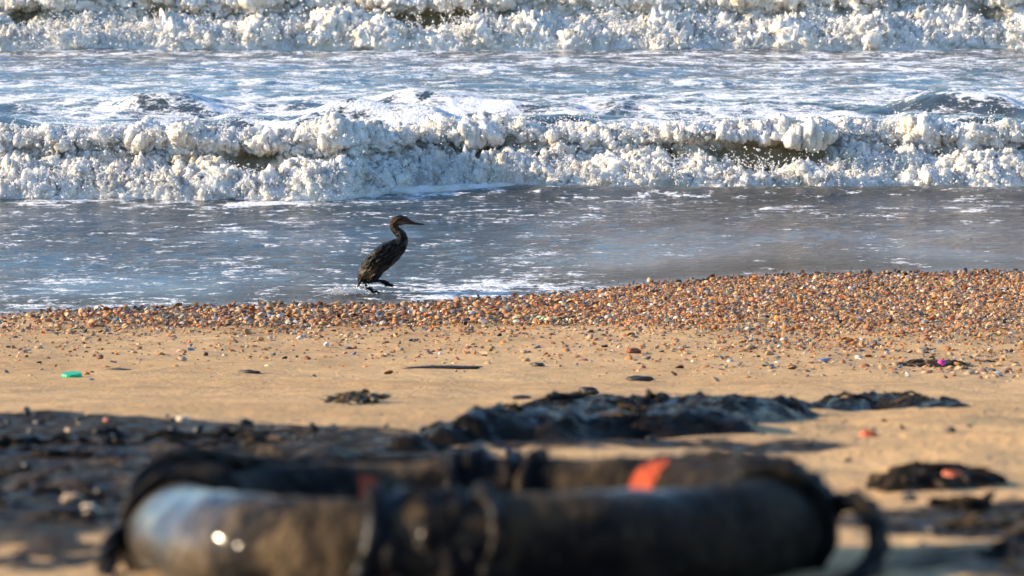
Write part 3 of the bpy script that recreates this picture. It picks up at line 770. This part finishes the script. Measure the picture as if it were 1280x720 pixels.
# ------------------------------------------------------------------ oiled life ring
OIL = m_oil('crude_oil', (.008, .007, .007), (.04, .03, .02), .4, .35, .03)
OILROPE = m_oil('oiled_rope', (.010, .009, .008), (.045, .032, .02), .45, .42, .006, 3)
def life_ring():
    Rm, rt = .305, .057
    cf = at_depth(598, 655, 2.9)
    tilt = math.atan2(.082, .614)
    root = empty('life_ring', (cf.x, 2.9, 2.202)); root.rotation_euler = (-tilt, math.radians(-1.0), 0)
    tag(root, 'life ring buoy smothered in black oil, lying on the sand with its grab rope', 'life ring')
    def ring_pt(th, a, r, Rm_=Rm):                 # th: 0 = right, -90 = toward camera
        c, s_ = math.cos(th), math.sin(th)
        return np.array([(Rm_ + r * math.cos(a)) * c, (Rm_ + r * math.cos(a)) * s_, r * math.sin(a)])
    nu, nv = 220, 40
    U, Vv = np.meshgrid(np.linspace(0, 2 * math.pi, nu, endpoint=False), np.linspace(0, 2 * math.pi, nv, endpoint=False), indexing='ij')
    rr = rt * (1 + .10 * fbm(np.stack([np.cos(U.ravel()) * 2.2, np.sin(U.ravel()) * 2.2, Vv.ravel() * .25], -1), 2).reshape(U.shape))
    rr = rr + .0035 * fbm(np.stack([np.cos(U.ravel()) * 9, np.sin(U.ravel()) * 9, np.sin(Vv.ravel()) * 1.5], -1), 3).reshape(U.shape)
    x = (Rm + rr * np.cos(Vv)) * np.cos(U); y = (Rm + rr * np.cos(Vv)) * np.sin(U); z = rr * np.sin(Vv) * .97
    i = np.arange(nu * nv).reshape(nu, nv); j = np.roll(i, -1, 0)
    F = np.stack([i, j, np.roll(j, -1, 1), np.roll(i, -1, 1)], -1).reshape(-1, 4)
    me = mesh_np('float_ring', np.stack([x, y, z], -1).reshape(-1, 3), F)
    th = np.degrees(U.ravel()) % 360; a = np.degrees(Vv.ravel()) % 360
    def spot(t0, ts, a0, as_): return gauss(((th - t0 + 180) % 360 - 180), ts) * gauss(((a - a0 + 180) % 360 - 180), as_)
    attr(me, 'clean', 1.15 * spot(46, 4.5, 150, 70) + 1.0 * spot(119, 5, 170, 60) + .25 * spot(262, 8, 300, 25))
    attr(me, 'dust_lit_side', np.clip(.12 + 1.0 * spot(232, 42, 80, 120) + .8 * spot(95, 40, 90, 90), 0, 1))  # brown dust held to the sunlit parts; shade on the right coloured in as black
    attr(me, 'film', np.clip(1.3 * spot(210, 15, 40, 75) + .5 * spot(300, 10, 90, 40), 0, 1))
    b = NB('oiled_ring'); p = b.obj()
    n = b.noise(p, 9, 6, .65, .3); n2 = b.noise(p, 60, 4, .6); fi = b.noise(p, 200, 2)
    m = b.math('MULTIPLY', b.ramp(n, .42, .62), b.attr('dust_lit_side'))
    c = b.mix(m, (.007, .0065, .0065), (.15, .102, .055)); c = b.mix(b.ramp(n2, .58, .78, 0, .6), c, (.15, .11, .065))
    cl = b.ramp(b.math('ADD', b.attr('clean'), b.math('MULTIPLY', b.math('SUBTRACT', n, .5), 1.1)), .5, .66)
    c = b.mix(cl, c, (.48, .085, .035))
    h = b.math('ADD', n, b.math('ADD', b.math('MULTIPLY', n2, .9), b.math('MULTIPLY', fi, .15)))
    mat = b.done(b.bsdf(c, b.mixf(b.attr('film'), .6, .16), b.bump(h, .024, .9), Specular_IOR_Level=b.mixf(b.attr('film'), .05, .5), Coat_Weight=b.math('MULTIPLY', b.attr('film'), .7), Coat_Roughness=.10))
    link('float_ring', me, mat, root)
    # wrapped bands
    BANDS = (-96, -4, 88, 176)
    for bd in BANDS:
        parts = []
        rng = np.random.default_rng(bd + 500)
        n_w = 34; U = np.radians(bd) + np.linspace(-.19, .19, n_w); A = np.linspace(0, 2 * math.pi, 36, endpoint=False)
        uu, aa = np.meshgrid(U, A, indexing='ij')
        edge = np.clip(1 - np.abs(np.linspace(-1, 1, n_w)) ** 6, 0, 1)[:, None]
        r2 = rt * (.99 + .05 * edge) + .020 * edge * fbm(np.stack([uu.ravel() * 14, np.sin(aa.ravel()) * 1.6, np.cos(aa.ravel()) * 1.6], -1), 3).reshape(uu.shape)
        x = (Rm + r2 * np.cos(aa)) * np.cos(uu); y = (Rm + r2 * np.cos(aa)) * np.sin(uu); z = r2 * np.sin(aa)
        i = np.arange(n_w * 36).reshape(n_w, 36); F = np.stack([i[:-1], i[1:], np.roll(i[1:], -1, 1), np.roll(i[:-1], -1, 1)], -1).reshape(-1, 4)
        bo = link('band', mesh_np('band', np.stack([x, y, z], -1).reshape(-1, 3), F), OIL, root)
        # cords lashing the band
        for off in (-.17, .15):
            a_ = np.linspace(0, 2 * math.pi, 40); pts = np.array([ring_pt(math.radians(bd) + off + .02 * math.sin(3 * q), q, rt * 1.09) for q in a_])
            V, F = sweep(pts, .0075 * (1 + .25 * np.sin(a_ * 30)), 8)
            link('lashing', mesh_np('lashing', V, F), OILROPE, bo)
    # grab rope: four bights between the bands, each of three twisted strands
    def rope(ctrl, rad=.0105):
        c = spline(ctrl, 120); Vs = []
        T = np.gradient(c, axis=0); T /= np.linalg.norm(T, axis=1)[:, None]
        A1 = np.cross(T, [0, 0, 1.0]); A1 /= np.linalg.norm(A1, axis=1)[:, None] + 1e-6; A2 = np.cross(T, A1)
        ln = np.cumsum(np.r_[0, np.linalg.norm(np.diff(c, axis=0), axis=1)])
        for k in range(3):
            ph = ln / .011 * .55 + k * 2.094
            Vs.append(sweep(c + rad * .55 * (np.cos(ph)[:, None] * A1 + np.sin(ph)[:, None] * A2), rad * .62, 6))
        V, F = join(Vs)
        link('grab_rope', mesh_np('grab_rope', V, F), OILROPE, root)
    def rp(th, out, up): t = math.radians(th); return ((Rm + out) * math.cos(t), (Rm + out) * math.sin(t), up)
    rope([rp(174, .06, .02), rp(168, .062, .052), rp(160, .045, .070), rp(150, .03, .068), rp(138, .03, .056), rp(115, .04, .050), rp(94, .05, .045)])
    rope([rp(181, .05, .02), rp(192, .075, -.01), rp(205, .085, -.035), rp(225, .085, -.045), rp(245, .08, -.045), rp(260, .06, -.02)])
    rope([rp(82, .05, .04), rp(70, .045, .04), rp(52, .04, .048), rp(36, .03, .058), rp(20, .035, .055), rp(6, .05, .04), rp(0, .058, .02)])
    rope([rp(-8, .055, .01), rp(-10, .075, .028), rp(-16, .105, .02), rp(-24, .125, -.015), rp(-34, .115, -.043), rp(-52, .075, -.047), rp(-72, .065, -.045), rp(-88, .055, -.02)])
life_ring()

# ------------------------------------------------------------------ tar and debris on the sand
def tar_heap(name, label, cat, outline, height, seed, mat, res=.015, rough=.5, rel=1.0, strands=60):
    """a lumpy closed heap over an outline given in photograph pixels on the sand: (px, py of the ground contact)"""
    poly = np.array([on_ground(a, b_)[:2] for a, b_ in outline])
    lo, hi = poly.min(0) - .04, poly.max(0) + .04
    nx = max(12, int((hi[0] - lo[0]) / res)); ny = max(12, int((hi[1] - lo[1]) / res))
    X, Y = np.meshgrid(np.linspace(lo[0], hi[0], nx), np.linspace(lo[1], hi[1], ny)); x, y = X.ravel(), Y.ravel()
    wx = x + .05 * fbm(P3(x * 5, y * 5, seed), 2); wy = y + .07 * fbm(P3(x * 5, y * 5, seed + 9.), 2)
    # signed distance to the outline
    d = np.full(len(x), 1e9); inside = np.zeros(len(x), bool)
    for k in range(len(poly)):
        p, q = poly[k], poly[(k + 1) % len(poly)]
        e = q - p; t = np.clip(((wx - p[0]) * e[0] + (wy - p[1]) * e[1]) / (e @ e), 0, 1)
        d = np.minimum(d, np.hypot(wx - p[0] - t * e[0], wy - p[1] - t * e[1]))
        c = ((p[1] > wy) != (q[1] > wy)) & (wx < (q[0] - p[0]) * (wy - p[1]) / (q[1] - p[1] + 1e-12) + p[0]); inside ^= c
    sdv = np.where(inside, d, -d)
    h = height * sst(-.01, .16, sdv) * (.75 + .5 * fbm(P3(x * 2.2, y * 2.2, seed + 3.), 3)) 
    h = h + sst(0, .06, sdv) * rel * (.030 * billow(P3(x * 8, y * 6, seed + 5.), 3) + .016 * (np.abs(fbm(P3(x * 22, y * 18, seed + 6.), 3))) - .008)
    z0 = terrain(x, y)
    z = np.where(sdv > -.015, z0 + h - .004, z0 - .03)
    org = np.array([poly[:, 0].mean(), poly[:, 1].mean()]); zo = float(terrain(org[0], org[1]))
    top = np.stack([x - org[0], y - org[1], z - zo], -1); bot = top.copy(); bot[:, 2] = z0 - zo - .06
    n = nx * ny
    i = np.arange((ny - 1) * nx).reshape(ny - 1, nx)[:, :-1].ravel()
    F = [np.stack([i, i + 1, i + nx + 1, i + nx], -1), np.stack([i, i + nx, i + nx + 1, i + 1], -1) + n]
    bi = np.concatenate([np.arange(nx - 1), np.arange(ny - 1) * nx + nx - 1, (ny - 1) * nx + np.arange(nx - 1, 0, -1), np.arange(ny - 1, 0, -1) * nx])
    bj = np.roll(bi, -1); F.append(np.stack([bj, bi, bi + n, bj + n], -1))
    me = mesh_np(name, np.concatenate([top, bot]), np.concatenate(F))
    o = link(name, me, mat); o.location = (org[0], org[1], zo)
    tag(o, label, cat)
    rng = np.random.default_rng(int(seed)); parts = []; ok = np.where(sdv > .03)[0]
    G = z.reshape(ny, nx); px_ = lambda a_: np.clip(((a_ - lo[0]) / (hi[0] - lo[0]) * (nx - 1)).astype(int), 0, nx - 1); py_ = lambda a_: np.clip(((a_ - lo[1]) / (hi[1] - lo[1]) * (ny - 1)).astype(int), 0, ny - 1)
    for k in range(strands):
        j = int(rng.choice(ok)); a = rng.normal(0, .7); ln = rng.uniform(.05, .14)
        tt = np.linspace(-.5, .5, 7) * ln; ax_ = x[j] + tt * math.cos(a) + rng.normal(0, .008, 7); ay_ = y[j] + tt * math.sin(a) + rng.normal(0, .008, 7)
        az_ = G[py_(ay_), px_(ax_)] + rng.uniform(.0, .012) + rng.normal(0, .003, 7)
        parts.append(sweep(np.stack([ax_ - org[0], ay_ - org[1], az_ - zo], -1), rng.uniform(.003, .008) * np.array([.4, .9, 1, 1, 1, .8, .3]), 5))
    if parts:
        V_, F_ = join(parts); tg = link('tangle', mesh_np('tangle', V_, F_), TAR2, o); tg['kind'] = 'stuff'
    return o
TAR = m_oil('tar', (.007, .006, .0055), (.026, .019, .013), .5, .24, .05, 1.6)
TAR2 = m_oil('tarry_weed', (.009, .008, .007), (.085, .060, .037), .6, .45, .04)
tar_heap('tar_mound', 'long glossy black tar-soaked mound on the sand behind the life ring', 'mound',
         [(450, 566), (510, 548), (560, 532), (640, 516), (700, 512), (800, 513), (900, 514), (980, 514), (1030, 519), (950, 543), (820, 549), (720, 551), (600, 556)], .052, 3., TAR, strands=22)
tar_heap('tar_mound', 'low black tar tongue tapering onto clean sand beyond the long mound', 'mound',
         [(915, 513), (1010, 507), (1100, 505), (1170, 505), (1222, 508), (1180, 512), (1100, 513), (1010, 517)], .026, 8., TAR, .014, strands=12)
tar_heap('weed_clump', 'flat dark clump of tarry weed with an orange scrap, right of the life ring', 'weed',
         [(1075, 606), (1120, 594), (1180, 592), (1215, 598), (1255, 603), (1215, 612), (1160, 620), (1100, 620)], .022, 12., TAR2, .008, rel=.5)
tar_heap('tar_patch', 'thick black tar crust on the sand left of the life ring rope', 'tar',
         [(-60, 600), (60, 585), (160, 610), (170, 690), (60, 720), (-60, 700)], .008, 17., TAR2, .012, rel=.45, strands=14)
tar_heap('tar_patch', 'broad black tar crust along the edge of the sand bank', 'tar',
         [(-80, 548), (60, 540), (200, 540), (330, 547), (430, 562), (465, 574), (380, 585), (250, 582), (100, 575), (-80, 572)], .010, 22., TAR2, .016, rel=.7, strands=24)
tar_heap('tar_lump', 'rounded black tar lump half sunk in the shaded foreground sand', 'tar',
         [(1240, 700), (1262, 672), (1310, 660), (1350, 680), (1340, 720), (1270, 730)], .03, 27., TAR, .007, rel=.4)

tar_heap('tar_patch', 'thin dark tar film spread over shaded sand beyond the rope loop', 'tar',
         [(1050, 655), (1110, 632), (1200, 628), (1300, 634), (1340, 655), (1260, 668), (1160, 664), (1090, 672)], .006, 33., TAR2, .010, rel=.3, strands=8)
def bit(name, label, cat, px, py, size, mat, flat=.4, long=1.0, seed=1, rz=None, group=None, sink=.25, sub=2):
    p = on_ground(px, py); sc = p.y / FPX * size / 2
    V, F = ICO3; V = V * (1 + .55 * fbm(V * 1.6 + seed * 3.1, 3))[:, None]; V = V / np.abs(V).max(0) * np.array([1.0, 1 / long, flat])
    o = link(name, mesh_np(name, V * sc, F), mat); o.location = (p.x, p.y, p.z + sc * flat * (1 - 2 * sink)); o.rotation_euler = (0, 0, rz if rz is not None else random.uniform(-.4, .4))
    tag(o, label, cat, group); return o
RED = m_stone('orange_brick', (.55, .12, .04), (.35, .07, .03)); DARK = m_stone('dark_wrack', (.03, .024, .018), (.015, .012, .01)); PALE = m_stone('pale_shell', (.75, .62, .45))
bit('brick_fragment', 'orange red fragment on the sunlit sand bank behind the life ring', 'fragment', 1085, 546, 26, RED, .5, 1.4, 3)
bit('brick_fragment', 'orange scrap caught in the tarry weed clump', 'fragment', 1192, 606, 36, RED, .55, 1.3, 4, sink=0)
bit('brick_fragment', 'rust red stone lying alone on the sand before the shingle', 'fragment', 792, 441, 20, m_stone('rust_stone', (.30, .09, .04)), .5, 1.5, 5)
bit('shell', 'pale shell resting on the tar near the ring rope', 'shell', 112, 645, 24, PALE, .7, 1.2, 6, sink=0)
bit('shell', 'dull shell half stuck in the tar crust', 'shell', 90, 632, 34, m_stone('dull_shell', (.4, .28, .17)), .5, 1.3, 7, sink=0)
bit('shell', 'small shell stuck in the tar crust along the bank', 'shell', 228, 528, 18, PALE, .5, 1.4, 8, sink=0)
bit('wrack_stick', 'long dark piece of driftwood lying flat before the shingle', 'driftwood', 556, 461, 110, DARK, .05, 9, 9, 0.02)
bit('wrack_stick', 'short dark stick beside the pink scrap', 'driftwood', 1150, 456, 70, DARK, .08, 6, 10, .05)
bit('tar_ball', 'round black tar ball on bare sand near the long driftwood', 'tar', 672, 458, 25, DARK, .3, 1.5, 11)
bit('tar_ball', 'black tar ball beside a brown stone above the mound', 'tar', 800, 476, 40, DARK, .25, 2, 12)
bit('tar_ball', 'small black tar ball touching the long tar mound', 'tar', 735, 492, 30, DARK, .4, 1.6, 13)
bit('tar_ball', 'flat tar ball at the foot of the sand slope', 'tar', 652, 499, 30, DARK, .25, 2, 14)
bit('tar_ball', 'dark tar smear on sand left of the weed tuft', 'tar', 312, 466, 34, DARK, .16, 2.4, 15)
bit('tar_ball', 'thin tar smear near the green cap', 'tar', 150, 463, 40, DARK, .1, 3, 16)
# weed tuft
def weed_tuft(px, py, wpx, hpx, name, label, seed, col):
    p = on_ground(px, py); s = p.y / FPX; rng = np.random.default_rng(seed); parts = []
    for k in range(46):
        x0 = rng.normal(0, wpx * .2) * s; y0 = rng.normal(0, .05); l_ = rng.uniform(.3, .7) * wpx * s * .5; d = rng.choice([-1, 1])
        pts = np.array([[x0 - d * l_ * .5, y0, .004], [x0, y0 + rng.normal(0, .02), hpx * s * rng.uniform(.3, 1)], [x0 + d * l_ * .5, y0 + rng.normal(0, .03), .006]])
        parts.append(sweep(spline(pts, 7), np.array([.3, .8, 1, 1, .9, .7, .3]) * .009, 5, flat=np.full(7, .003)))
    V, F = join(parts)
    o = link(name, mesh_np(name, V, F), col); o.location = p; tag(o, label, 'weed')
weed_tuft(438, 503, 78, 7, 'weed_tuft', 'olive brown tuft of seaweed on bare sand', 3, m_plain('olive_weed', (.07, .045, .012), .5))
weed_tuft(1165, 458, 80, 7, 'weed_tuft', 'brown strand of seaweed beside the pink scrap', 4, m_plain('brown_weed', (.06, .035, .012), .5))
# green bottle cap: ribbed ring with a flat top
def bottle_cap():
    p = on_ground(90, 472); s = p.y / FPX; bm = bmesh.new(); n = 36; r = 12.5 * s; h = 7 * s
    rows = []
    for (rr, zz) in ((1.0, 0), (1.0, .75), (.94, 1.0), (.5, 1.02)):
        rows.append([bm.verts.new(((rr * r * (1 + (.03 if (k % 2 and rr == 1.0) else 0))) * math.cos(2 * math.pi * k / n), rr * r * (1 + (.03 if (k % 2 and rr == 1.0) else 0)) * math.sin(2 * math.pi * k / n), zz * h)) for k in range(n)])
    for a, b_ in zip(rows[:-1], rows[1:]):
        for k in range(n): bm.faces.new((a[k], a[(k + 1) % n], b_[(k + 1) % n], b_[k]))
    bm.faces.new(rows[-1]); bm.faces.new(rows[0][::-1])
    me = bpy.data.meshes.new('bottle_cap'); bm.to_mesh(me); bm.free()
    o = link('bottle_cap', me, m_plain('green_plastic', (.0, .42, .16), .35, .001)); o.location = (p.x, p.y, p.z - .004); o.rotation_euler = (.05, -.04, .3)
    tag(o, 'bright green plastic bottle cap lying on the sand', 'bottle cap')
bottle_cap()
bit('plastic_scrap', 'small bright pink plastic scrap in the weed strand', 'plastic', 1177, 459, 13, m_plain('pink_plastic', (.55, .04, .30), .4), .8, 1.2, 21, sink=0)
bit('plastic_scrap', 'flat blue grey plastic strip on the sand among shells', 'plastic', 1031, 451, 20, m_plain('blue_plastic', (.22, .27, .42), .4), .2, 2.5, 22, sink=0)
weed_tuft(685, 404, 40, 7, 'net_scrap', 'pale green tangle of net at the inner edge of the shingle', 5, m_plain('pale_net', (.50, .55, .32), .6))
bit('shell', 'white shell standing out on sand left of the bird', 'shell', 408, 434, 8, m_stone('white_shell', (.8, .78, .72)), .9, 1, 23, sink=0)
# oily clods and grit strewn over the foreground
def clods():
    rng = np.random.default_rng(12); n = 1500
    x = rng.uniform(-1.6, 1.6, n); y = rng.uniform(2.2, 6.6, n)
    m = np.maximum(np.maximum(1 - sst(.6, 1.3, np.hypot((x + 1.05) / 1.0, (y - 4.6) / 1.5)), .9 * gauss(x - .25, .55) * gauss(y - 5.45, .25)), np.maximum(.6 * gauss(x - .62, .25) * gauss(y - 3.4, .5), .05))
    k = rng.random(n) < m; x, y = x[k], y[k]; n = len(x)
    r = np.clip(rng.lognormal(-5.1, .5, n), .003, .018); z = terrain(x, y) + .3 * r
    V, F = scatter_mesh(lump(3, 1, .6), rot_mats(n, .4, rng) * r[:, None, None], np.stack([x, y, z], -1))
    c = np.where(rng.random((n, 1)) < .93, np.array([[.014, .012, .010]]), PAL[rng.choice(len(PAL), n, p=PW)]) * rng.uniform(.7, 1.3, (n, 1))
    me = mesh_np('oily_clods', V, F); attr_col(me, 'tint', np.repeat(c, len(ICO1[0]), 0))
    o = link('oily_clods', me, PEB); tag(o, 'oily clods and grit strewn over the blackened sand', 'clods', kind='stuff')
clods()
